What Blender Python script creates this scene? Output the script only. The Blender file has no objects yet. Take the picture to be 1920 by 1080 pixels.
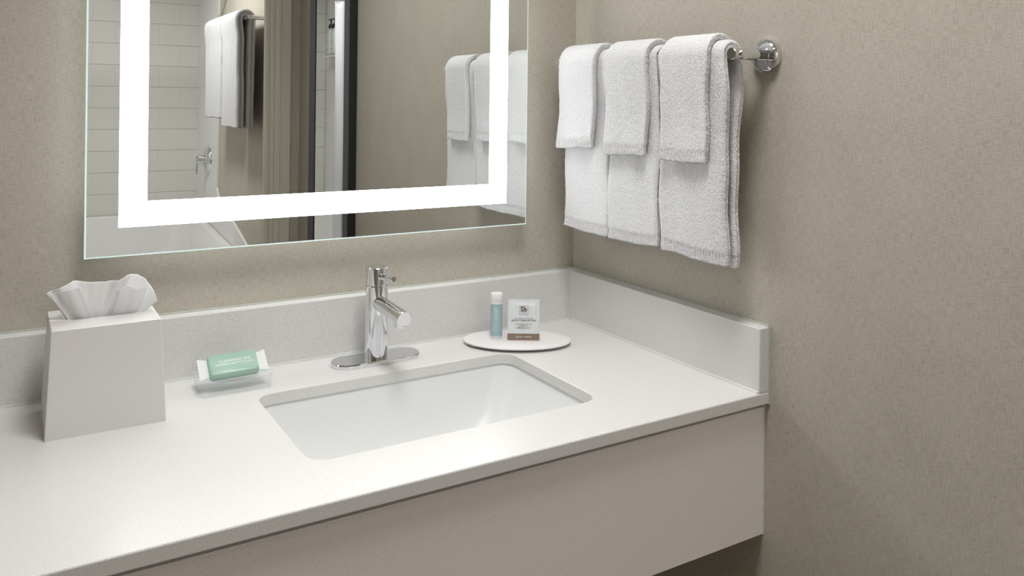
import bpy, bmesh, math, random
import numpy as np
from mathutils import Vector, Matrix, noise

# ------------------------------------------------------------------ camera
SC = bpy.context.scene
COL = SC.collection
ZC = 0.86                       # height of the counter top above the floor
YAW, ROLL, FPX, PPY = .5492, .0116, 1551.86, 189.77
cd = bpy.data.cameras.new('camera')
cam = bpy.data.objects.new('camera', cd); COL.objects.link(cam)
cd.sensor_width = 36; cd.lens = FPX * 36 / 1920
cd.shift_y = -(540 - PPY) / 1920
cd.clip_start = .02; cd.clip_end = 50
cam.matrix_world = Matrix.Translation((-1.0253, -1.4199, ZC + .4505)) @ (
    Matrix.Rotation(-YAW, 4, 'Z') @ Matrix.Rotation(math.pi/2, 4, 'X') @ Matrix.Rotation(ROLL, 4, 'Z'))
SC.camera = cam
RT = Vector((math.cos(YAW), -math.sin(YAW), 0)); FW = Vector((math.sin(YAW), math.cos(YAW), 0))

# ------------------------------------------------------------------ world / exposure
wd = bpy.data.worlds.new('world'); SC.world = wd; wd.use_nodes = True
wd.node_tree.nodes['Background'].inputs[0].default_value = (.9, .92, 1, 1)
wd.node_tree.nodes['Background'].inputs[1].default_value = .15
vs = SC.view_settings
vs.view_transform = 'Standard'; vs.look = 'None'; vs.exposure = 0.0; vs.gamma = 1; vs.use_curve_mapping = False

P_VANITY, P_BATH, P_ROOM, BAND = 7.0, 24.0, 0.7, 8.6

# ------------------------------------------------------------------ materials
def mat(name, col=(.8, .8, .8), rough=.5, metal=0, spec=.5, **kw):
    m = bpy.data.materials.new(name); m.use_nodes = True
    b = m.node_tree.nodes['Principled BSDF']
    b.inputs['Base Color'].default_value = (*col, 1); b.inputs['Roughness'].default_value = rough
    b.inputs['Metallic'].default_value = metal; b.inputs['Specular IOR Level'].default_value = spec
    for k, v in kw.items():
        b.inputs[k.replace('_', ' ')].default_value = v
    return m
def NT(m):
    t = m.node_tree; return t, t.nodes['Principled BSDF']
def nd(t, typ, **props):
    n = t.nodes.new(typ)
    for k, v in props.items(): setattr(n, k, v)
    return n
def noise_tex(t, scale3, detail=2, scale=1.0):
    tc = nd(t, 'ShaderNodeTexCoord'); mp = nd(t, 'ShaderNodeMapping'); nz = nd(t, 'ShaderNodeTexNoise')
    mp.inputs['Scale'].default_value = scale3; nz.inputs['Scale'].default_value = scale; nz.inputs['Detail'].default_value = detail
    t.links.new(tc.outputs['Object'], mp.inputs['Vector']); t.links.new(mp.outputs[0], nz.inputs['Vector'])
    return nz
def mixmul(t, a, b, op='MULTIPLY'):
    n = nd(t, 'ShaderNodeMath', operation=op)
    for i, s in enumerate((a, b)):
        if hasattr(s, 'is_output'): t.links.new(s, n.inputs[i])
        else: n.inputs[i].default_value = s
    return n.outputs[0]
def ramp(t, fac, stops):
    r = nd(t, 'ShaderNodeValToRGB'); e = r.color_ramp.elements
    while len(e) < len(stops): e.new(.5)
    for el, (p, c) in zip(e, stops): el.position = p; el.color = (*c, 1)
    t.links.new(fac, r.inputs[0]); return r.outputs[0]
def bump(t, b, h, strength, dist):
    bp = nd(t, 'ShaderNodeBump'); bp.inputs['Strength'].default_value = strength; bp.inputs['Distance'].default_value = dist
    t.links.new(h, bp.inputs['Height']); t.links.new(bp.outputs[0], b.inputs['Normal'])

# woven linen wallpaper
m_paper = mat('linen_wallpaper', rough=.85, spec=.25); t, b = NT(m_paper)
hz = noise_tex(t, (90, 90, 900), 2); vt = noise_tex(t, (850, 850, 70), 2); big = noise_tex(t, (14, 14, 10), 3)
w = mixmul(t, mixmul(t, hz.outputs[0], vt.outputs[0], 'ADD'), .5)
w2 = mixmul(t, mixmul(t, w, .88), mixmul(t, big.outputs[0], .12), 'ADD')
t.links.new(ramp(t, w2, [(.34, (.38, .35, .29)), (.5, (.50, .465, .395)), (.66, (.58, .545, .475))]), b.inputs['Base Color'])
bump(t, b, w, .25, .0008)

# speckled white quartz
m_quartz = mat('white_quartz', rough=.32); t, b = NT(m_quartz)
n1 = noise_tex(t, (1, 1, 1), 2, 650); n2 = noise_tex(t, (1, 1, 1), 2, 1400)
v = mixmul(t, mixmul(t, n1.outputs[0], .5), mixmul(t, n2.outputs[0], .5), 'ADD')
t.links.new(ramp(t, v, [(.32, (.42, .40, .365)), (.43, (.69, .68, .665)), (.6, (.76, .755, .745))]), b.inputs['Base Color'])

m_ceramic = mat('white_porcelain', (.77, .78, .775), .35, spec=.35)
m_caulk = mat('white_silicone_caulk', (.78, .80, .76), .4)
m_caulk2 = mat('grey_green_caulk', (.52, .55, .50), .4)
m_chrome = mat('polished_chrome', (.78, .79, .81), .045, 1)
m_chromeb = mat('dark_chrome_recess', (.1, .1, .1), .3, .6)
m_mirror = mat('mirror_silver', (.80, .815, .80), 0.0, 1)
m_edge = mat('glass_edge', (.62, .78, .76), .1, 0, .6, Emission_Color=(.78, 1, .97, 1), Emission_Strength=.55)
m_band = mat('led_band', (1, 1, 1), .5, Emission_Color=(.97, .985, 1, 1), Emission_Strength=BAND)
m_back = mat('led_backlight', (1, 1, 1), .5, Emission_Color=(.95, .985, 1, 1), Emission_Strength=9)
m_housing = mat('housing_white', (.7, .7, .7), .5)
m_white = mat('white_plastic', (.83, .82, .815), .35)
m_boxwhite = mat('tissue_cover_white', (.70, .685, .675), .3)
m_black = mat('black_plastic', (.01, .01, .01), .35)
m_teal = mat('teal_tube_label', (.36, .50, .53), .35)
m_brown = mat('brown_print', (.26, .19, .135), .5)
m_ink = mat('dark_brown_ink', (.13, .09, .08), .6)
m_inkw = mat('white_ink', (.82, .84, .82), .5)
m_paintw = mat('cream_painted_trim', (.66, .635, .54), .4)
m_surround = mat('white_gloss_surround', (.80, .80, .79), .25)
m_tub = mat('white_tub_acrylic', (.80, .79, .78), .15)
m_tile = mat('pale_tile', (.71, .70, .66), .3)
m_grout = mat('grout', (.62, .61, .57), .8)
m_frame = mat('near_black_wood', (.018, .017, .02), .35)
m_ceil = mat('ceiling_paint', (.82, .81, .79), .8)
m_apron = mat('greige_laminate', rough=.45); t, b = NT(m_apron)
n1 = noise_tex(t, (1, 1, 1), 3, 700)
t.links.new(ramp(t, n1.outputs[0], [(.33, (.60, .56, .54)), (.45, (.82, .78, .765)), (.7, (.86, .82, .81))]), b.inputs['Base Color'])
m_floor = mat('floor_tile_stone', rough=.4); t, b = NT(m_floor)
br = nd(t, 'ShaderNodeTexBrick'); tc = nd(t, 'ShaderNodeTexCoord'); t.links.new(tc.outputs['Object'], br.inputs['Vector'])
br.inputs['Scale'].default_value = 1.6; br.inputs['Mortar Size'].default_value = .006
br.inputs['Color1'].default_value = (.27, .20, .14, 1); br.inputs['Color2'].default_value = (.25, .185, .13, 1); br.inputs['Mortar'].default_value = (.22, .2, .18, 1)
t.links.new(br.outputs[0], b.inputs['Base Color'])

def terry(name, col, sc=330):
    m = mat(name, col, .95, spec=.1, Sheen_Weight=.25, Sheen_Roughness=.6); t, b = NT(m)
    a = noise_tex(t, (1, 1, 1), 2, sc); c = noise_tex(t, (1, 1, .35), 2, sc*1.7)
    h = mixmul(t, mixmul(t, a.outputs[0], .6), mixmul(t, c.outputs[0], .4), 'ADD')
    bump(t, b, h, 1.0, .0026); return m
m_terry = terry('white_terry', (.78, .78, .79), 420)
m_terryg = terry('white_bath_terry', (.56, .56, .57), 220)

m_tissue = mat('tissue_paper', (.88, .88, .88), .9, spec=.1, Transmission_Weight=0.0); t, b = NT(m_tissue)
tr = nd(t, 'ShaderNodeBsdfTranslucent'); tr.inputs[0].default_value = (.9, .9, .9, 1); mx = nd(t, 'ShaderNodeMixShader'); mx.inputs[0].default_value = .35
t.links.new(b.outputs[0], mx.inputs[1]); t.links.new(tr.outputs[0], mx.inputs[2]); t.links.new(mx.outputs[0], t.nodes['Material Output'].inputs[0])

def clearish(name, col, amount, rough=.12):
    m = mat(name, col, rough); t, b = NT(m)
    tr = nd(t, 'ShaderNodeBsdfTransparent'); tr.inputs[0].default_value = (.99, 1, 1, 1); mx = nd(t, 'ShaderNodeMixShader'); mx.inputs[0].default_value = amount
    t.links.new(b.outputs[0], mx.inputs[1]); t.links.new(tr.outputs[0], mx.inputs[2]); t.links.new(mx.outputs[0], t.nodes['Material Output'].inputs[0])
    return m
m_acrylic = clearish('frosted_clear_acrylic', (.86, .89, .90), .80)
m_seal = clearish('translucent_wrapper', (.84, .87, .86), .25, .3)
m_green = mat('green_wrapper', (.34, .51, .42), .35)
m_bottle = clearish('clear_bottle', (.72, .78, .74), .35)
m_label = mat('pale_bottle_label', (.70, .74, .71), .5)
m_foil = mat('white_sachet_foil', (.74, .77, .79), .38); t, b = NT(m_foil)
bump(t, b, noise_tex(t, (1, 1, 1), 2, 90).outputs[0], .12, .004)
m_curtain = mat('white_waffle_fabric', (.78, .78, .83), .9, spec=.15); t, b = NT(m_curtain)
tc = nd(t, 'ShaderNodeTexCoord'); ck = nd(t, 'ShaderNodeTexChecker'); ck.inputs['Scale'].default_value = 130
t.links.new(tc.outputs['Object'], ck.inputs['Vector']); bump(t, b, ck.outputs['Fac'], .8, .004)
ck.inputs['Color1'].default_value = (.80, .80, .85, 1); ck.inputs['Color2'].default_value = (.70, .70, .75, 1)
t.links.new(ck.outputs['Color'], b.inputs['Base Color'])

# ------------------------------------------------------------------ builders
def thing(name, label, cat, loc=(0, 0, 0), rot=(0, 0, 0), group=None):
    o = bpy.data.objects.new(name, None); COL.objects.link(o); o.empty_display_size = .05
    o.location = loc; o.rotation_euler = rot
    return tag(o, label, cat, group)
def tag(o, label=None, cat=None, group=None, kind=None):
    if label: o['label'] = label
    if cat: o['category'] = cat
    if group: o['group'] = group
    if kind: o['kind'] = kind
    return o
def link(name, me, m, parent=None, off=None, smooth=False):
    """me: mesh or bmesh in world coordinates; off = parent's location to subtract"""
    if isinstance(me, bmesh.types.BMesh):
        bm = me; me = bpy.data.meshes.new(name); bmesh.ops.recalc_face_normals(bm, faces=bm.faces); bm.to_mesh(me); bm.free()
    if off is None and parent is not None:
        off = Vector((0, 0, 0)); p = parent
        while p is not None: off = off + p.location; p = p.parent
    if off is not None: me.transform(Matrix.Translation(-Vector(off)))
    me.name = name
    if m: me.materials.append(m)
    if smooth:
        me.polygons.foreach_set('use_smooth', [True] * len(me.polygons))
        if smooth != 'all':
            try: me.set_sharp_from_angle(angle=math.radians(smooth if smooth is not True else 35))
            except Exception: pass
    o = bpy.data.objects.new(name, me); COL.objects.link(o)
    if parent is not None: o.parent = parent
    return o
def struct(name, bm, m, label, cat, **k):
    o = link(name, bm, m, **k); return tag(o, label, cat, kind='structure')
def box(x0, x1, y0, y1, z0, z1, bev=0, seg=2, bm=None):
    bm = bm or bmesh.new()
    vs = [bm.verts.new((x, y, z)) for x in (x0, x1) for y in (y0, y1) for z in (z0, z1)]
    fs = [bm.faces.new([vs[i] for i in f]) for f in ((0, 1, 3, 2), (4, 6, 7, 5), (0, 4, 5, 1), (2, 3, 7, 6), (0, 2, 6, 4), (1, 5, 7, 3))]
    if bev:
        es = list({e for f in fs for e in f.edges})
        bmesh.ops.bevel(bm, geom=es, offset=bev, segments=seg, profile=.5, affect='EDGES')
    return bm
def lathe(prof, c=(0, 0, 0), axis=(0, 0, 1), n=40, bm=None):
    """prof: (radius, height) pairs; revolves about axis through c"""
    bm = bm or bmesh.new()
    q = Vector((0, 0, 1)).rotation_difference(Vector(axis).normalized()).to_matrix()
    rings = []
    for r, h in prof:
        if r < 1e-6: rings.append([bm.verts.new(Vector(c) + q @ Vector((0, 0, h)))])
        else: rings.append([bm.verts.new(Vector(c) + q @ Vector((r*math.cos(2*math.pi*i/n), r*math.sin(2*math.pi*i/n), h))) for i in range(n)])
    for a, b_ in zip(rings, rings[1:]):
        for i in range(n):
            j = (i+1) % n
            if len(a) == 1 and len(b_) == 1: continue
            if len(a) == 1: bm.faces.new((a[0], b_[i], b_[j]))
            elif len(b_) == 1: bm.faces.new((a[i], b_[0], a[j]))
            else: bm.faces.new((a[i], b_[i], b_[j], a[j]))
    return bm
def rod(p0, p1, r, bev=.0, n=32, bm=None):
    p0, p1 = Vector(p0), Vector(p1); L = (p1-p0).length
    pr = [(0, 0), (r-bev, 0), (r, bev), (r, L-bev), (r-bev, L), (0, L)] if bev else [(0, 0), (r, 0), (r, L), (0, L)]
    return lathe(pr, p0, p1-p0, n, bm)
def rrect(x0, x1, y0, y1, r, n=8):
    pts = []
    for cx, cy, a in ((x1-r, y1-r, 0), (x0+r, y1-r, 90), (x0+r, y0+r, 180), (x1-r, y0+r, 270)):
        for i in range(n+1):
            t = math.radians(a + 90*i/n); pts.append((cx + r*math.cos(t), cy + r*math.sin(t)))
    return pts
def loft(loops, cap0=True, cap1=True, bm=None):
    """loops: lists of 3D points with equal counts"""
    bm = bm or bmesh.new()
    R = [[bm.verts.new(p) for p in L] for L in loops]
    for a, b_ in zip(R, R[1:]):
        n = len(a)
        for i in range(n): bm.faces.new((a[i], a[(i+1) % n], b_[(i+1) % n], b_[i]))
    if cap0: bm.faces.new(R[0][::-1])
    if cap1: bm.faces.new(R[-1])
    return bm
def ring_plate(outer, inner, z0, z1):
    """plate with a hole, outer / inner 2D loops"""
    bm = bmesh.new(); es = []
    for L in (outer, inner):
        vs = [bm.verts.new((x, y, z1)) for x, y in L]
        es += [bm.edges.new((vs[i], vs[(i+1) % len(vs)])) for i in range(len(vs))]
    r = bmesh.ops.triangle_fill(bm, use_beauty=True, use_dissolve=False, edges=es)
    fs = [g for g in r['geom'] if isinstance(g, bmesh.types.BMFace)]
    ex = bmesh.ops.extrude_face_region(bm, geom=fs)
    bmesh.ops.translate(bm, verts=[g for g in ex['geom'] if isinstance(g, bmesh.types.BMVert)], vec=(0, 0, z0-z1))
    return bm
def prism(poly, axis, a0, a1):
    """2D polygon extruded along axis ('x': poly is (y,z); 'y': (x,z); 'z': (x,y))"""
    def P(u, v, a): return {'x': (a, u, v), 'y': (u, a, v), 'z': (u, v, a)}[axis]
    return loft([[P(u, v, a0) for u, v in poly], [P(u, v, a1) for u, v in poly]])
def np_mesh(name, V, F):
    me = bpy.data.meshes.new(name); me.from_pydata([tuple(v) for v in V], [], [tuple(f) for f in F]); me.update(); return me
def text_mesh(s, size, align='CENTER', bold=0.0, spacing=1.0):
    c = bpy.data.curves.new('txt', 'FONT'); c.body = s; c.size = size; c.align_x = align; c.align_y = 'CENTER'; c.offset = bold; c.space_character = spacing
    c.resolution_u = 3
    o = bpy.data.objects.new('txt', c); COL.objects.link(o); bpy.context.view_layer.update()
    me = bpy.data.meshes.new_from_object(o.evaluated_get(bpy.context.evaluated_depsgraph_get()))
    bpy.data.objects.remove(o); return me
def place_text(me, M): me.transform(M); return me

# ================================================================== THE ROOM
Z = lambda z: ZC + z
CEIL = 2.44
struct('floor', box(-2.3, .35, -5.3, .12, -.06, 0), m_floor, 'beige stone tile floor under the vanity', 'floor')
struct('ceiling', box(-2.3, .35, -5.3, .12, CEIL, CEIL+.05), m_ceil, 'white painted ceiling above the vanity', 'ceiling')
struct('wall_back', box(-2.2, .1, 0, .1, 0, CEIL), m_paper, 'beige linen wallpaper wall behind the lit mirror', 'wall')
struct('wall_right', box(0, .1, -2.1, 0, 0, CEIL), m_paper, 'beige linen wallpaper wall with the chrome towel bar', 'wall')
struct('wall_left', box(-2.2, -2.1, -2.1, 0, 0, CEIL), m_paper, 'beige linen wallpaper wall at the far left end of the counter', 'wall')
wf = box(-.103, .0, -2.1, -1.99, 0, CEIL)
box(-2.1, -.93, -2.1, -1.99, 0, CEIL, bm=wf); box(-.93, -.103, -2.1, -1.99, 2.06, CEIL, bm=wf)
struct('wall_front', wf, m_paper, 'beige wall with the bathroom doorway, seen in the mirror', 'wall')
struct('wall_bath_right', box(.217, .3, -5.25, -2.1, 0, CEIL), m_paper, 'beige wallpaper wall of the bathroom behind the bath towels', 'wall')
struct('wall_bath_front', box(-.103, .217, -2.14, -2.1, 0, CEIL), m_paper, 'narrow wall return inside the bathroom doorway', 'wall')
struct('wall_bath_left', box(-1.33, -1.24, -5.25, -2.1, 0, CEIL), m_surround, 'white bathroom wall behind the pump bottles', 'wall')
wb = struct('wall_bath_back', box(-1.24, .217, -5.25, -5.156, 0, CEIL), m_grout, 'pale tiled wall above the bathtub', 'wall')
# tiles: each a part, shared mesh
TW, TH, G = .290, .1535, .0018
tile_me = None
for r_ in range(12):
    z0 = .463 + r_*TH
    xs = []; x = .217 - (TW/2 if r_ % 2 else 0)
    if r_ % 2: xs.append((.217-TW/2, .217))
    while x - TW > -1.24: xs.append((x-TW, x)); x -= TW
    if x > -1.23: xs.append((-1.232, x))
    for a, c in xs:
        full = abs((c-a)-TW) < 1e-4
        if full and tile_me is not None:
            o = bpy.data.objects.new('tile', tile_me); COL.objects.link(o)
        else:
            o = link('tile', box(-(c-a)/2+.0002, (c-a)/2-.0002, -.006, 0, G/2, TH-G/2, .0004, 1), m_tile)
            if full: tile_me = o.data
        o.location = ((a+c)/2, -5.15, z0); o.parent = wb
# door casing seen in the mirror
tr = bmesh.new()
box(-.103, -.039, -1.99, -1.974, 0, 2.12, .004, bm=tr); box(-.994, -.93, -1.99, -1.974, 0, 2.12, .004, bm=tr); box(-.93, -.103, -1.99, -1.974, 2.06, 2.12, .004, bm=tr)
box(-.0975, -.082, -1.976, -1.969, 0, 2.10, .003, bm=tr)
struct('trim_1', tr, m_paintw, 'cream painted door casing beside the dark framed mirror', 'door casing')
jb = box(-.115, -.103, -2.1, -1.99, 0, 2.06); box(-.93, -.918, -2.1, -1.99, 0, 2.06, bm=jb); box(-.128, -.113, -2.062, -2.03, 0, 2.06, .002, bm=jb)
struct('door_1', jb, m_paintw, 'cream painted door jamb with stop moulding, seen in the mirror', 'door frame')
struct('baseboard_right', box(-.014, 0, -1.99, -.53, 0, .1, .003), m_paintw, 'cream painted baseboard below the towel bar wall', 'baseboard')

# ceiling downlights
def downlight(x, y, power, rad, label, spread=170):
    t = thing('ceiling_light', label, 'ceiling light', (x, y, CEIL), group='round ceiling lights')
    link('trim_ring', lathe([(rad, -.001), (rad+.025, -.001), (rad+.023, -.012), (rad, -.012), (rad, -.001)], (x, y, CEIL)), m_white, t, smooth=True)
    link('lens', lathe([(0, -.008), (rad, -.008), (rad, -.002), (0, -.002)], (x, y, CEIL)), m_lens, t)
    l = bpy.data.lights.new('downlight_lamp', 'AREA'); l.shape = 'DISK'; l.size = rad*2; l.energy = power; l.color = (1, .99, .985); l.spread = math.radians(spread)
    lo = bpy.data.objects.new('downlight_lamp', l); COL.objects.link(lo); lo.location = (0, 0, -.02); lo.parent = t
m_lens = mat('lamp_lens', (1, 1, 1), .5, Emission_Color=(1, .96, .9, 1), Emission_Strength=4)
downlight(-.58, -.76, P_VANITY, .24, 'large round ceiling light above the sink', 112)
downlight(-.80, -1.55, P_ROOM, .16, 'small round ceiling light by the bathroom doorway')
downlight(-.5, -3.7, P_BATH, .18, 'round ceiling light in the tub room')

# ================================================================== VANITY
D, T, TS, HB = .5277, .0186, .0226, .1016
XL = -2.1
top = thing('countertop', 'white speckled quartz vanity top with backsplash and undermount sink opening', 'countertop', (-.475, -.26, Z(-T)))
outer = [(XL, -D), (0, -D), (0, 0), (XL, 0)]
inner = rrect(-.6985, -.2505, -.4195, -.1505, .028)
bm = ring_plate(outer, inner, Z(-T), Z(0))
bmesh.ops.recalc_face_normals(bm, faces=bm.faces)
sharp = [e for e in bm.edges if len(e.link_faces) == 2 and e.calc_face_angle() > 1.2]
bmesh.ops.bevel(bm, geom=sharp, offset=.0018, segments=2, profile=.5, affect='EDGES', clamp_overlap=True)
link('slab', bm, m_quartz, top)
link('backsplash', box(XL, -TS, -TS, -.0005, Z(0), Z(HB), .0018), m_quartz, top)
link('side_splash', box(-TS, -.0005, -D+.0005, -.0005, Z(0), Z(HB), .0018), m_quartz, top)
ck = box(XL, -TS, -TS-.0028, -TS, Z(0), Z(.0032)); box(-TS-.0028, -TS, -D+.003, -TS, Z(0), Z(.0032), bm=ck)
box(-TS-.0022, -TS, -TS-.0022, -TS, Z(0), Z(HB-.002), bm=ck)
link('caulk', ck, m_caulk, top)
ck = box(XL, -.0005, -.004, 0, Z(HB), Z(HB+.0025)); box(-.004, 0, -D+.001, 0, Z(HB), Z(HB+.0025), bm=ck); box(-.0032, .0, -D-.0008, -D+.001, Z(-T), Z(HB), bm=ck)
link('wall_caulk', ck, m_caulk2, top)

ap = thing('vanity_apron', 'greige laminate vanity front panel hanging under the quartz top', 'vanity panel', (-.6, -.508, Z(-.227)))
link('front_panel', box(XL, -.0015, -.518, -.5, Z(-.227), Z(-T-.0075), .001), m_apron, ap)
link('support_cleat', box(-.055, -.002, -.5, -.05, Z(-.10), Z(-T)), m_apron, ap)
link('bottom_bracket', box(-.05, -.004, -.475, -.40, Z(-.245), Z(-.10), .002), m_apron, ap)
link('edge_strip', box(-.0015, 0, -.5185, -.5, Z(-.227), Z(-T)), m_caulk, ap)

sk = thing('sink_basin', 'white porcelain undermount rectangular sink basin', 'sink', (-.4745, -.285, Z(-.16)))
def basin_loops(o, dz):
    L = []
    for z, ix, iy, r_ in ((-T, -.003, -.003, .03), (-.03, .0005, .0, .032), (-.06, .014, .006, .036), (-.09, .030, .014, .042), (-.112, .046, .024, .05), (-.128, .066, .04, .055), (-.136, .095, .062, .06), (-.139, .14, .09, .04)):
        L.append([(x, y, Z(z-dz)) for x, y in rrect(-.6985+ix-o, -.2505-ix+o, -.4195+iy-o, -.1505-iy+o, r_+o*.5)])
    return L
Lin, Lout = basin_loops(0, 0), basin_loops(.012, .008)
Lin2 = [[(x, y, z) for x, y, z in L] for L in Lin]
Lout[0] = [(x, y, Z(-T)) for x, y in rrect(-.6985-.025, -.2505+.025, -.4195-.025, -.1505+.025, .04)]
Lout.insert(1, [(x, y, Z(-T-.012)) for x, y in rrect(-.6985-.025, -.2505+.025, -.4195-.025, -.1505+.025, .04)])
link('bowl', loft(Lout[::-1] + Lin), m_ceramic, sk, smooth=60)
link('drain', lathe([(0, .0), (.02, .0), (.022, .002), (.03, .003), (.032, .001), (.032, -.002), (0, -.002)], (-.4745, -.285, Z(-.137))), m_chrome, sk, smooth=True)

# ------------------------------------------------------------------ faucet
FX, FY = -.4748, -.0800
fa = thing('faucet', 'chrome single-lever faucet with a straight spout behind the sink', 'faucet', (FX, FY, Z(0)))
def stadium(hl, hw, z, n=16):
    p = []
    for s, a0 in ((1, -90), (-1, 90)):
        for i in range(n+1):
            a = math.radians(a0 + 180*i/n); p.append((FX + s*(hl-hw) + hw*math.cos(a), FY + hw*math.sin(a), Z(z)))
    return p
link('base_plate', loft([stadium(.0790, .0290, .0), stadium(.0795, .0295, .002), stadium(.0795, .0295, .0055), stadium(.0780, .0280, .0075)]), m_chrome, fa, smooth=15)
link('body', lathe([(0, .007), (.0195, .007), (.0195, .1300), (.0190, .1312), (.0175, .1312), (.0175, .133), (0, .133)], (FX, FY, Z(0)), n=64), m_chrome, fa, smooth=15)
link('handle_cap', lathe([(0, .1328), (.0195, .1328), (.0199, .1334), (.0199, .1612), (.0190, .1624), (0, .1626)], (FX, FY, Z(0)), n=64), m_chrome, fa, smooth=15)
lv = link('lever', rod((FX, FY-.012, Z(.1475)), (FX, FY-.0735, Z(.1535)), .0046, .0006), m_chrome, fa, smooth=15)
link('lever_collar', rod((FX, FY-.0185, Z(.1480)), (FX, FY-.0225, Z(.1484)), .0058, .0008), m_chrome, lv, smooth=15)
s0, s1 = Vector((FX, FY-.004, Z(.1020))), Vector((FX, FY-.116, Z(.0972)))
sp = link('spout', rod(s0, s1, .0128, .0007, 48), m_chrome, fa, smooth=15)
link('spout_end', rod(s1-(s1-s0).normalized()*.0006, s1+(s1-s0).normalized()*.0004, .0112), m_chrome, sp, smooth=15)
link('aerator', rod(s1+Vector((0, .016, -.0085)), s1+Vector((0, .016, -.0165)), .0088, .0005), m_chrome, sp, smooth=15)

# ------------------------------------------------------------------ LED mirror
mx0, mx1, mz0, mz1, MY = -.9229, -.1416, .2067, 1.12, -.035
mi = thing('led_mirror', 'large frameless wall mirror with a glowing rectangular light band', 'mirror', ((mx0+mx1)/2, -.02, Z(mz0)))
ch = .0022
me = bpy.data.meshes.new('glass')
def rc(i, y): return [(mx0+i, y, Z(mz0+i)), (mx1-i, y, Z(mz0+i)), (mx1-i, y, Z(mz1-i)), (mx0+i, y, Z(mz1-i))]
V = rc(ch, MY) + rc(0, MY+.0015) + rc(0, MY+.006)
F = [(0, 1, 2, 3), (8, 11, 10, 9)]
for a in (0, 4):
    for i in range(4): F.append((a+4+i, a+4+(i+1) % 4, a+(i+1) % 4, a+i))
me = np_mesh('glass', V, F)
g = link('glass', me, m_mirror, mi); g.data.materials.append(m_edge)
for i, p in enumerate(g.data.polygons): p.material_index = 1 if i >= 2 else 0
bo, bi = (-.8768, -.1884, .2511, mz1-.0444), (-.8369, -.2277, .2899, mz1-.0832)
def band_ring(y): return [[(x0, y, Z(z0)), (x1, y, Z(z0)), (x1, y, Z(z1)), (x0, y, Z(z1))] for x0, x1, z0, z1 in (bo, bi)]
A, Bn = band_ring(MY-.0004); A2, B2 = band_ring(MY+.0004)
link('light_band', np_mesh('light_band', A+Bn+A2+B2, [f for i in range(4) for j in [(i+1) % 4] for f in ((i, j, 4+j, 4+i), (8+j, 8+i, 12+i, 12+j), (i, 8+i, 8+j, j), (4+j, 12+j, 12+i, 4+i))]), m_band, mi)
hx0, hx1, hz0, hz1 = mx0+.06, mx1-.06, mz0+.06, mz1-.06
bl = bmesh.new()
for q in ((hx0-.003, hx0, hz0-.003, hz1+.003), (hx1, hx1+.003, hz0-.003, hz1+.003), (hx0, hx1, hz0-.003, hz0), (hx0, hx1, hz1, hz1+.003)):
    box(q[0], q[1], -.022, -.012, Z(q[2]), Z(q[3]), bm=bl)
link('backlight_strip', bl, m_back, mi)
link('housing', box(mx0+.06, mx1-.06, MY+.006, -.0005, Z(mz0+.06), Z(mz1-.06)), m_housing, mi)

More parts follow.
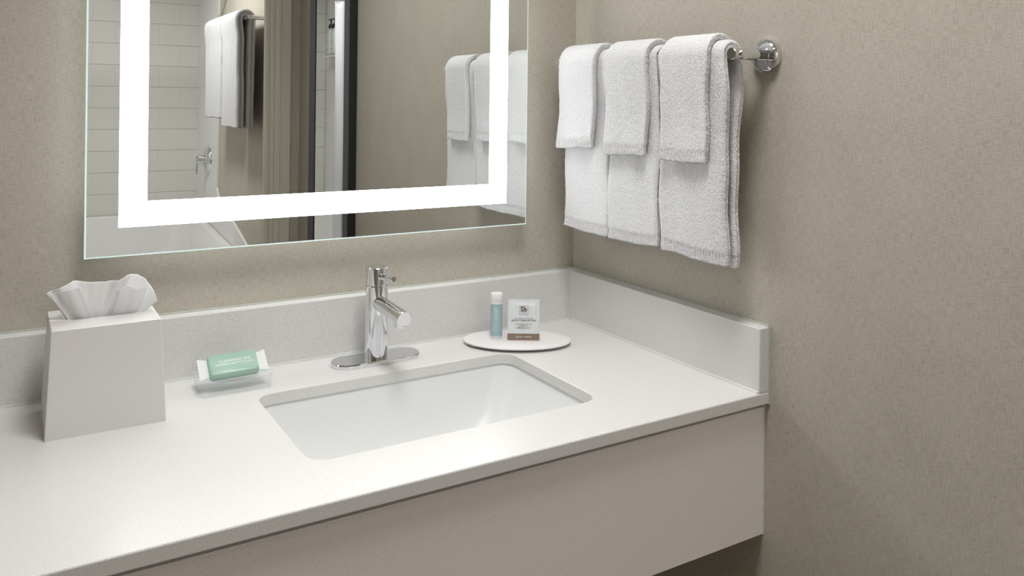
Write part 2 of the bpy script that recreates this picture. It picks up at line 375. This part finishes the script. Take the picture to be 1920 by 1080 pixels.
# ================================================================== TOWELS
def towel(name, y0, y1, zb_f, zb_b, bx, bz, r_in, th, seed, m, parent=None, conv=.0, flare=.0, seams=2, step=.0024, wstep=.0014, hem=True, taper=0.0, sag=.0022, fuzz=.0003, drape=0.0, wall_min=None):
    """inverted-U terry slab over a bar along y at (bx, bz)"""
    rnd = np.random.RandomState(seed)
    rc_ = r_in + th/2
    Lf, Lb = bz - zb_f, bz - zb_b
    nf, nb_, na = max(8, int(Lf/step)), max(8, int(Lb/step)), max(10, int(math.pi*rc_/step))
    pts = []
    for i in range(nf+1):
        d = Lf*(1-i/nf); k = min(1, d/.13); k = k*k*(3-2*k)
        pts.append((bx - rc_ + conv*k - flare*max(0, (d-.08)/max(Lf, .1))**2, bz-d, d, 0))
    for i in range(1, na):
        a = math.pi*(1-i/na); pts.append((bx + rc_*math.cos(a), bz + rc_*math.sin(a), -1, 1))
    for i in range(nb_+1):
        d = Lb*i/nb_; k = min(1, d/.13); k = k*k*(3-2*k)
        pts.append((bx + rc_ - conv*.35*k, bz-d, d, 2))
    P = np.array([(p[0], p[1]) for p in pts]); n = len(P)
    tg = np.gradient(P, axis=0); tg /= np.linalg.norm(tg, axis=1)[:, None] + 1e-9
    nr = np.stack([-tg[:, 1], tg[:, 0]], 1)            # outward normal
    w = y1 - y0; hw = w/2; yc = (y0+y1)/2
    nw = max(10, int(w/min(step, wstep))); ne = 12
    prof = []                                            # (a in -1..1 across thickness, b in metres from centre, end flag)
    r = th/2
    for i in range(nw): prof.append((1, -(hw-r) + 2*(hw-r)*i/(nw-1)))
    for i in range(1, ne):
        q = math.pi*i/ne; prof.append((math.cos(q), (hw-r) + r*math.sin(q)))
    for i in range(nw): prof.append((-1, (hw-r) - 2*(hw-r)*i/(nw-1)))
    for i in range(1, ne):
        q = math.pi*i/ne; prof.append((-math.cos(q), -(hw-r) - r*math.sin(q)))
    prof = np.array(prof); m_ = len(prof)
    V = np.zeros((n, m_, 3))
    ph = rnd.rand(6)*6.28
    for i in range(n):
        d, leg = pts[i][2], pts[i][3]
        a = prof[:, 0].copy(); b = prof[:, 1].copy()
        tcur = th
        Ltot = Lf if leg == 0 else Lb
        toh = (Ltot - d) if leg != 1 else 1.0
        hemk = 1.0
        if hem and toh < .016: hemk = .78
        elif hem and toh < .021: hemk = .78 + .22*(toh-.016)/.005
        s_ = pts[i][1]
        # layer seams on the fold edges
        ends = np.clip((np.abs(b) - (hw-r*1.15))/(r*1.15), 0, 1)
        if seams:
            for kk in range(seams):
                ak = -1 + 2*(kk+1)/(seams+1)
                b = b - np.sign(b)*ends*r*.55*np.exp(-((a-ak)/.14)**2)
        b = b*(1 - taper*(d if d > 0 else 0)/max(Ltot, .1)) 
        wig = .0022*math.sin(s_*23+ph[0]) + .0016*math.sin(s_*51+ph[1])
        b = b + wig + drape*(max(d, 0)/max(Lf, .01))
        off = a*r*hemk
        # soft waves across the width and ribbed hem
        und = .0012*np.sin(b*42+ph[2]+s_*9) + .0009*np.sin(b*95+ph[3]-s_*14)
        off = off + und*np.clip(max(d, 0)/.1, 0, 1)
        if hem and toh < .018: off = off + (a > .5)*.0016*np.sin(b*1020+ph[4]+2*np.sin(b*60))*min(1, (.018-toh)/.004)
        V[i, :, 0] = P[i, 0] + nr[i, 0]*off
        V[i, :, 2] = P[i, 1] + nr[i, 1]*off
        V[i, :, 1] = yc + b
        if leg != 1 and sag:
            kz = (max(d, 0)/max(Ltot, .01))**2
            V[i, :, 2] += kz*sag*(np.sin(b*26+ph[5]) + .25*np.sin(b*60+ph[1]))
    V += rnd.randn(n, m_, 3)*fuzz
    if wall_min is not None: V[:, :, 0] = np.minimum(V[:, :, 0], wall_min)
    V = V.reshape(-1, 3)
    F = []
    idx = np.arange(n*m_).reshape(n, m_)
    nx = np.roll(idx, -1, 1)
    F = np.stack([idx[:-1], nx[:-1], nx[1:], idx[1:]], -1).reshape(-1, 4).tolist()
    for row, flip in ((0, False), (n-1, True)):          # end caps bridged across the thickness
        top_ = idx[row, :nw]; bot = idx[row, nw+ne-1:nw+ne-1+nw][::-1]
        for k in range(nw-1):
            q = [top_[k], bot[k], bot[k+1], top_[k+1]]
            F.append(q if not flip else q[::-1])
        e1 = list(idx[row, nw-1:nw+ne]); e2 = list(idx[row, nw+ne-1+nw-1:]) + [idx[row, 0]]
        F.append(e1); F.append(e2)
    me = np_mesh(name, V, F)
    bm = bmesh.new(); bm.from_mesh(me); bpy.data.meshes.remove(me)
    return link(name, bm, m, parent, smooth='all')

BX, BZ = -.065, Z(.527)
rk = thing('towel_bar', 'chrome towel bar on the right wall holding three sets of white towels', 'towel bar', (0, -.29, BZ))
link('bar', rod((BX, -.530, BZ), (BX, -.040, BZ), .0085, .0006), m_chrome, rk, smooth=15)
for y in (-.518, -.052):
    p = link('post', lathe([(0, .083), (.0085, .083), (.0092, .0822), (.0092, .02), (.0092, .008), (0, .008)], (0, y, BZ), (-1, 0, 0)), m_chrome, rk, smooth=15)
    link('wall_flange', lathe([(0, .016), (.013, .016), (.0135, .0145), (.0225, .0145), (.0245, .0125), (.0262, .010), (.0262, .0005), (0, .0005)], (0, y, BZ), (-1, 0, 0), 48), m_chrome, rk, smooth=12)

TG, WG = 'long hand towels on the chrome bar', 'short washcloths draped over the hand towels'
def top_towel(name, label, cat, group, *a, **k):
    return tag(towel(name, *a, **k), label, cat, group)
RH, TH1, TH2 = .0088, .0145, .0105
top_towel('hand_towel', 'long white hand towel on the chrome bar, nearest the mirror corner', 'towel', TG, -.2150, -.0720, Z(.205), Z(.215), BX, BZ, RH, TH1, 3, m_terry, conv=.006, taper=.04, drape=-.005, seams=1)
top_towel('hand_towel', 'long white hand towel on the chrome bar, middle of the three', 'towel', TG, -.3530, -.2190, Z(.204), Z(.212), BX, BZ, RH, TH1, 5, m_terry, conv=.006, seams=1)
top_towel('hand_towel', 'long white hand towel on the chrome bar, nearest the round wall flange', 'towel', TG, -.5060, -.3555, Z(.201), Z(.196), BX, BZ, RH, TH1, 8, m_terry, conv=.007, seams=1)
RW = RH + TH1 + .001
top_towel('washcloth', 'short white washcloth over the hand towel nearest the mirror corner', 'towel', WG, -.193, -.078, Z(.362), Z(.39), BX, BZ, RW, TH2, 13, m_terry, conv=.005, flare=.006, drape=.006)
top_towel('washcloth', 'short white washcloth over the middle hand towel', 'towel', WG, -.338, -.226, Z(.358), Z(.39), BX, BZ, RW, TH2, 15, m_terry, conv=.005, flare=.004, drape=.004)
top_towel('washcloth', 'short white washcloth over the hand towel nearest the round wall flange', 'towel', WG, -.480, -.374, Z(.357), Z(.39), BX, BZ, RW, TH2, 18, m_terry, conv=.005, flare=.004)

# ================================================================== COUNTER THINGS
# tissue box cover: tapered, slotted
tb = thing('tissue_box_cover', 'white tapered square tissue box cover at the left end of the counter', 'tissue box', (-.904, -.123, Z(0)))
HT = .142
x0, x1, y0, y1 = -.978, -.830, -.188, -.058; tp = .0065
def sq(i, z, r=.0012): return [(x, y, Z(z)) for x, y in rrect(x0+i, x1-i, y0+i, y1-i, r, 2)]
slot = [(x, y) for x, y in rrect(-.948, -.860, -.133, -.113, .009, 6)]
bm = loft([sq(0, 0), sq(tp-.0001, HT-.0012), sq(tp+.0008, HT)], True, False)
link('cover', bm, m_boxwhite, tb)
o2 = [(x, y) for x, y, z in sq(tp+.0008, HT)]
link('top_plate', ring_plate(o2, slot, Z(HT-.006), Z(HT)), m_boxwhite, tb)

# tissue sheet standing out of the slot
def tissue():
    nu, nv = 60, 26
    outl = [(-.975, .180), (-.958, .187), (-.942, .1925), (-.925, .188), (-.900, .1865), (-.885, .189), (-.874, .193), (-.858, .191), (-.848, .185), (-.840, .172), (-.836, .157)]
    ys = [-.130, -.128, -.110, -.106, -.118, -.122, -.112, -.108, -.114, -.124, -.136]
    cum = np.linspace(0, 1, len(outl)); ou = np.array(outl)
    V = []
    for j in range(nv+1):
        v = j/nv
        for i in range(nu+1):
            u = i/nu
            tx, tz = np.interp(u, cum, ou[:, 0]), np.interp(u, cum, ou[:, 1]); ty = np.interp(u, cum, ys)
            bx, by, bz = -.944 + .080*u, -.124 + .003*math.sin(u*25), .128
            e = v**1.15
            x = bx + (tx-bx)*e
            z = bz + (tz-bz)*v
            y = by + (ty-by)*v
            fold = .0055*v*math.sin(u*17+1.2) + .0045*v*max(0, math.sin(u*31+.6))**2 - .004*v*math.exp(-((u-.33)/.03)**2) + .007*v*v*math.exp(-((u-.66)/.05)**2)
            V.append((x, y+fold, Z(z)))
    F = [(j*(nu+1)+i, j*(nu+1)+i+1, (j+1)*(nu+1)+i+1, (j+1)*(nu+1)+i) for j in range(nv) for i in range(nu)]
    # front folded flap
    k = len(V); nu2 = 30
    for j in range(nv+1):
        v = j/nv
        for i in range(nu2+1):
            u = i/nu2
            tx = -.888 + .040*u; tz = .179 - .003*math.cos(u*9) - .02*max(0, u-.8)
            bx = -.896 + .030*u
            V.append((bx+(tx-bx)*v, -.1265 - .010*v*(1-.25*v) - .0025*math.sin(u*12)*v, Z(.128+(tz-.128)*v)))
    F += [(k+j*(nu2+1)+i, k+j*(nu2+1)+i+1, k+(j+1)*(nu2+1)+i+1, k+(j+1)*(nu2+1)+i) for j in range(nv) for i in range(nu2)]
    k = len(V)
    for j in range(nv+1):
        v = j/nv
        for i in range(nu2+1):
            u = i/nu2
            tx = -.972 + .036*u; tz = .1785 + .0125*u - .004*u*u
            bx = -.943 + .026*u
            V.append((bx+(tx-bx)*v**1.2, -.127 - .012*v*(u*.9+.1) + .003*v*math.sin(u*8), Z(.128+(tz-.128)*v)))
    F += [(k+j*(nu2+1)+i, k+j*(nu2+1)+i+1, k+(j+1)*(nu2+1)+i+1, k+(j+1)*(nu2+1)+i) for j in range(nv) for i in range(nu2)]
    return np_mesh('tissue', V, F)
ti = link('tissue', tissue(), m_tissue, smooth='all')
sm = ti.modifiers.new('solid', 'SOLIDIFY'); sm.thickness = .0003
tag(ti, 'white paper tissue pulled up out of the box cover', 'tissue')

# soap dish and wrapped soap
sd = thing('soap_dish', 'clear acrylic soap dish on the counter beside the sink', 'soap dish', (-.7175, -.0915, Z(0)))
dx0, dx1, dy0, dy1 = -.7725, -.6640, -.1245, -.0600
n = 16; prof_top = [.0235 - .0085*math.sin(math.pi*i/n) for i in range(n+1)]
poly = [(dx0+.004, 0.0), (dx1-.004, 0.0)] + [(dx1 - (dx1-dx0)*i/n, prof_top[i]) for i in range(n+1)]
link('tray_body', prism([(x, Z(z+.0006)) for x, z in poly], 'y', dy0, dy1), m_acrylic, sd, smooth=30)
SOAP_R = (math.radians(33), math.radians(-2), math.radians(-3))
sb = thing('wrapped_soap', 'small bar of soap in a green wrapper lying on the clear dish', 'soap', (-.7190, -.0960, Z(.0350)), SOAP_R)
def pillow(hx, hy, hz):
    return loft([[(x, y, z*hz) for x, y in rrect(-hx*s, hx*s, -hy*s2, hy*s2, .006*s, 5)] for z, s, s2 in ((-1, .95, .80), (-.85, .98, .90), (-.1, 1, 1), (.1, 1, 1), (.85, .975, .86), (1, .95, .80))])
link('wrapper', pillow(.0370, .0225, .0066), m_green, sb, off=(0, 0, 0), smooth=50)
for s in (-1, 1):
    e = bmesh.new()
    zig = [(s*.0350, -.016), (s*.0505, -.0205)] + [(s*(.0505 + (.0008 if i % 2 else 0)), -.0205 + .041*i/12) for i in range(1, 12)] + [(s*.0505, .0205), (s*.0350, .016)]
    link('wrapper_seal', prism(zig, 'z', -.0010, .0000), m_seal, sb, off=(0, 0, 0))
for body, dy in (('CLEANSING BAR', .0038), ('SAVON NETTOYANT', -.0024)):
    me = place_text(text_mesh(body, .0058, bold=.00006, spacing=1.1), Matrix.Translation((.003, dy, .00675)))
    link('lettering', me, m_inkw, sb, off=(0, 0, 0))

# oval tray, lotion tube, wipe sachet
TC = Vector((-.2090, -.1140, Z(0)))
ty = thing('oval_tray', 'thin white oval amenity tray near the counter corner', 'tray', TC, (0, 0, -YAW))
def oval(a, b, z, n=72): return [(a*math.cos(2*math.pi*i/n), b*math.sin(2*math.pi*i/n), z) for i in range(n)]
link('plate', loft([oval(.094, .055, .0036), oval(.0985, .0605, .0048), oval(.1000, .0620, .0068), oval(.0992, .0612, .0082), oval(.094, .056, .0086)]), m_white, ty, off=(0, 0, 0), smooth=40)
for a in (-2.05, -1.1, .9, 2.2):
    link('clear_foot', lathe([(0, 0), (.004, 0), (.0042, .004), (0, .004)], (.075*math.cos(a), .05*math.sin(a), 0), n=16), m_acrylic, ty, off=(0, 0, 0))
TT = Z(.0087)
tu = thing('lotion_tube', 'small teal lotion tube with a white cap standing on the oval tray', 'lotion tube', (-.2390, -.0885, TT), (0, 0, -YAW))
link('tube', lathe([(0, .005), (.0112, .005), (.0112, .0640), (0, .0640)]), m_teal, tu, off=(0, 0, 0), smooth=40)
link('tube_base', lathe([(0, 0), (.0104, 0), (.0110, .0008), (.0110, .0052), (0, .0052)]), m_white, tu, off=(0, 0, 0), smooth=40)
link('cap', lathe([(0, .0640), (.0110, .0640), (.0114, .0645), (.0114, .0672), (.0111, .0676), (.0114, .068), (.0114, .0822), (.0106, .0834), (0, .0836)]), m_white, tu, off=(0, 0, 0), smooth=40)
def wrap_text(me, R, a0, M):
    me.transform(M)
    for v in me.vertices:
        ang = a0 + v.co.x/R; z = v.co.y
        v.co = Vector((R*math.sin(ang), -R*math.cos(ang), z))
    return me
Rv = Matrix.Rotation(math.pi/2, 4, 'Z')
link('lettering', wrap_text(text_mesh('LOTION', .0062, bold=.0001, spacing=1.15), .01128, -.05, Matrix.Translation((-.0008, .046, 0)) @ Rv), m_inkw, tu, off=(0, 0, 0))
for dxx, zc, ln in ((.0024, .046, .018), (-.0038, .024, .020), (.0002, .024, .016)):
    bmq = bmesh.new(); 
    vs_ = [bmq.verts.new((.01127*math.sin(-.05+xx/.01127), -.01127*math.cos(-.05+xx/.01127), zz)) for xx, zz in ((dxx-.0003, zc-ln/2), (dxx+.0003, zc-ln/2), (dxx+.0003, zc+ln/2), (dxx-.0003, zc+ln/2))]
    bmq.faces.new(vs_); link('fine_print', bmq, m_inkw, tu, off=(0, 0, 0))

SW, SH = .0590, .0765
sa = thing('wipe_sachet', 'white makeup remover wipe sachet with a brown bottom band on the oval tray', 'sachet', (-.2045, -.1290, TT), (math.radians(-4), 0, -YAW))
def sachet_sheet(s):
    nx_, nz_ = 24, 30; V = []; 
    for j in range(nz_+1):
        for i in range(nx_+1):
            u, v = i/nx_, j/nz_
            x = -SW/2 + SW*u; z = SH*v
            mrg = min(u, 1-u)/.10; mv = min(v-.0, 1-v)/.13
            k = max(0, min(1, mrg-.6))*max(0, min(1, mv-.5)); k = k*k*(3-2*k)
            pv = .0025*k + .0004*math.sin(u*19+v*7)*k
            if mrg < .01 and abs(v-.83) < .02: x *= .97
            V.append((x, s*pv - .0003*(-s), z))
    F = [(j*(nx_+1)+i, j*(nx_+1)+i+1, (j+1)*(nx_+1)+i+1, (j+1)*(nx_+1)+i) for j in range(nz_) for i in range(nx_)]
    return V, F
Vf, Ff = sachet_sheet(-1); Vb, Fb = sachet_sheet(1)
nV = len(Vf); rim = []
nx_, nz_ = 24, 30; W_ = nx_+1
bd = [i for i in range(W_)] + [j*W_+nx_ for j in range(1, nz_+1)] + [nz_*W_+i for i in range(nx_-1, -1, -1)] + [j*W_ for j in range(nz_-1, 0, -1)]
rim = [(bd[i], bd[(i+1) % len(bd)], nV+bd[(i+1) % len(bd)], nV+bd[i]) for i in range(len(bd))]
po = link('pouch', np_mesh('pouch', Vf+Vb, Ff+[(a+nV, d+nV, c+nV, b_+nV) for a, b_, c, d in Fb]+rim), m_foil, sa, off=(0, 0, 0), smooth='all')
po.data.materials.append(m_brown)
for p in po.data.polygons:
    if p.center.z < .0125: p.material_index = 1
UP = Matrix.Rotation(math.pi/2, 4, 'X')
def sx(me, z, y=-.0033): return place_text(me, Matrix.Translation((0, y, z)) @ UP)
link('logo_letters', sx(text_mesh('Sb', .0125, bold=.0004), .0570), m_ink, sa, off=(0, 0, 0))
link('logo_letters', sx(text_mesh('SOAPBOX', .0024, spacing=1.05), .0502), m_ink, sa, off=(0, 0, 0))
fr = bmesh.new(); q = .0082; lw = .0004
for a in ((-q, q, -q, -q+lw), (-q, q, q-lw, q), (-q, -q+lw, -q, q), (q-lw, q, -q, q)):
    box(a[0], a[1], -.0034, -.0033, .0553+a[2], .0553+a[3], bm=fr)
link('logo_frame', fr, m_ink, sa, off=(0, 0, 0))
for s_, size, z, bd_ in (('MAKEUP REMOVER WIPE', .0036, .0366, .00008), ('LINGETTE', .0033, .0268, .00004), ('DÉMAQUILLANT', .0033, .0232, .00004)):
    link('lettering', sx(text_mesh(s_, size, bold=bd_, spacing=1.15), z), m_ink, sa, off=(0, 0, 0))
fp = bmesh.new(); random.seed(4)
for z, wtot in ((.0403, .035), (.0303, .031)):
    x = -wtot/2
    while x < wtot/2:
        l_ = random.uniform(.0009, .0022); box(x, x+l_, -.0034, -.0033, z-.0004, z+.0004, bm=fp); x += l_+.0005
link('fine_print', fp, m_ink, sa, off=(0, 0, 0))
link('lettering', sx(text_mesh('SOAP = HOPE', .0042, bold=.00005, spacing=1.15), .0066, -.0012), m_inkw, sa, off=(0, 0, 0))

# ================================================================== SEEN IN THE MIRROR
# dark framed full-length mirror on the right wall
fm = thing('framed_mirror', 'tall wall mirror in a near-black frame on the right wall', 'mirror', (0, -1.535, .3))
fy0, fy1, fz0, fz1, fwid = -1.772, -1.340, .30, 1.98, .068
link('mirror_pane', box(-.027, -.014, fy0+.03, fy1-.03, fz0+.03, fz1-.03), m_mirror, fm)
link('frame_rail', box(-.030, -.001, fy0, fy1, fz0, fz0+fwid, .002), m_frame, fm)
link('frame_rail', box(-.030, -.001, fy0, fy1, fz1-fwid, fz1, .002), m_frame, fm)
link('frame_stile', box(-.030, -.001, fy0, fy0+fwid, fz0+fwid, fz1-fwid, .002), m_frame, fm)
link('frame_stile', box(-.030, -.001, fy1-.052, fy1, fz0+fwid, fz1-fwid, .002), m_frame, fm)

# tub surround panel and tub
pan = [(-5.15, 0.0), (-3.55, 0.0), (-3.55, Z(-.459)), (-3.663, Z(-.428)), (-4.467, Z(-.206)), (-4.498, Z(-.16)), (-4.498, 2.25), (-5.15, 2.25)]
su = link('surround_panel', prism(pan, 'x', .203, .2165), m_surround)
tag(su, 'white shower wall panel with a sloping foot beside the tub', 'shower panel')
tbk = thing('bathtub', 'white bathtub along the tiled wall, seen in the mirror', 'bathtub', (-.51, -4.55, 0))
def tl(i, z, r_): return [(x, y, z + ((.085)*max(0, min(1, (-4.5-y)/.5))**2 if z > .3 else 0)) for x, y in rrect(-1.238+i, .2025-i, -5.149+i, -3.95-i, r_, 10)]
link('shell', loft([tl(0, 0, .02), tl(0, .37, .02), tl(.008, .38, .03), tl(.035, .382, .10), tl(.055, .372, .14), tl(.09, .22, .2), tl(.15, .12, .22), tl(.26, .09, .22)]), m_tub, tbk, smooth=40)

# shower valve
va = thing('shower_valve', 'chrome shower valve with a lever on the white panel', 'shower valve', (.203, -4.755, Z(.016)))
vz = Z(.016); vy = -4.755
link('escutcheon', lathe([(0, .040), (.03, .039), (.06, .033), (.085, .020), (.097, .006), (.098, 0), (0, 0)], (.203, vy, vz), (-1, 0, 0), 48), m_chrome, va, smooth=True)
link('hub', lathe([(0, .078), (.028, .078), (.034, .072), (.034, .052), (.028, .048), (.028, .03), (0, .03)], (.203, vy, vz), (-1, 0, 0)), m_chrome, va, smooth=40)
link('lever', box(.203-.084, .203-.073, vy-.012, vy+.012, vz-.105, vz+.02, .004), m_chrome, va, smooth=40)

# bath towel rack and two bath towels
tx, tz = .108, Z(.892)
r2 = thing('bath_towel_bar', 'chrome bar with two folded bath towels inside the tub room', 'towel bar', (.217, -3.7, tz))
link('bar', rod((tx, -3.235, tz), (tx, -4.22, tz), .0125, .001), m_chrome, r2, smooth=15)
for y in (-3.25, -4.205):
    link('post', lathe([(0, .124), (.012, .124), (.012, .01), (0, .01)], (.217, y, tz), (-1, 0, 0)), m_chrome, r2, smooth=15)
    link('wall_flange', lathe([(0, .014), (.028, .014), (.03, .01), (.03, .0005), (0, .0005)], (.217, y, tz), (-1, 0, 0)), m_chrome, r2, smooth=15)
BG = 'bath towels hanging in the tub room'
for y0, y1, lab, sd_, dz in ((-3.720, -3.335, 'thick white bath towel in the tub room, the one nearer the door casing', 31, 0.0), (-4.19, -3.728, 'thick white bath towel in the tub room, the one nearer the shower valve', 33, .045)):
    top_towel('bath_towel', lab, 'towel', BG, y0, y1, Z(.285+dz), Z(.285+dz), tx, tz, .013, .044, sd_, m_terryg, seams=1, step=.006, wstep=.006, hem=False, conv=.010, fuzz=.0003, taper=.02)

# pump bottles on a holder, shower curtain, rod
ho = thing('bottle_holder', 'white wall holder under the shower pump bottles', 'holder', (-1.24, -4.87, Z(.775)))
link('wall_plate', box(-1.2395, -1.233, -4.96, -4.72, Z(.76), Z(.86), .002), m_white, ho)
link('shelf', box(-1.233, -1.155, -4.96, -4.72, Z(.775), Z(.787), .002), m_white, ho)
def bottle(y, label):
    t = thing('pump_bottle', label, 'bottle', (-1.193, y, Z(.7875)), group='shower pump bottles')
    bmn = loft([[(x, yy, z) for x, yy in rrect(-.026*s, .026*s, -.036*s, .036*s, .016*s, 6)] for z, s in ((0, .9), (.004, 1), (.195, 1), (.205, .92), (.212, .5), (.218, .42))])
    link('bottle', bmn, m_bottle, t, off=(0, 0, 0), smooth=40)
    link('label', loft([[(x, yy, z) for x, yy in rrect(-.0264, .0264, -.0364, .0364, .016, 6)] for z in (.02, .185)], False, False), m_label, t, off=(0, 0, 0), smooth=40)
    for z, h, hw in ((.165, .002, .010), (.11, .003, .016), (.095, .002, .012), (.05, .003, .016), (.04, .002, .014)):
        link('print_line', box(.0265, .0268, -hw, hw, z, z+h), m_ink, t, off=(0, 0, 0))
    pm = link('pump', lathe([(0, .216), (.020, .216), (.020, .236), (.015, .246), (.006, .249), (.006, .285), (0, .285)]), m_black, t, off=(0, 0, 0), smooth=40)
    link('nozzle', box(-.008, .008, -.046, .012, .280, .289, .002), m_black, pm, off=(0, 0, 0))
bottle(-4.905, 'clear shower bottle with a black pump, fully in view')
bottle(-4.812, 'clear shower bottle with a black pump, half behind the curtain')

cu = thing('shower_curtain', 'white waffle shower curtain gathered at the end of the tub', 'shower curtain', (-1.11, -4.25, .2))
V, F = [], []; nu, nv = 120, 30
for j in range(nv+1):
    z = .22 + (2.0-.22)*j/nv
    for i in range(nu+1):
        u = i/nu; x = -1.132 + .134*u + .003*math.sin(j*.25)*u; y = -4.25 + .02*math.sin((1-u)*2*math.pi*1.6-2.0)*(1-.7*u) + .003*math.sin(j*.3+u*9)
        V.append((x, y, z))
F = [(j*(nu+1)+i, j*(nu+1)+i+1, (j+1)*(nu+1)+i+1, (j+1)*(nu+1)+i) for j in range(nv) for i in range(nu)]
c_ = link('drape', np_mesh('drape', V, F), m_curtain, cu, smooth='all'); c_.modifiers.new('solid', 'SOLIDIFY').thickness = .002
for i in range(6):
    link('curtain_ring', lathe([(.020+.002*math.cos(a), .002*math.sin(a)) for a in [2*math.pi*k/8 for k in range(9)]], (-1.125+.024*i, -4.25, 2.013), (1, 0, 0), 20), m_chrome, cu, smooth=True)
rd = link('curtain_rod', rod((-1.24, -4.25, 2.02), (.203, -4.25, 2.02), .0125), m_chrome, smooth=40)
tag(rd, 'chrome shower curtain rod across the tub', 'curtain rod')
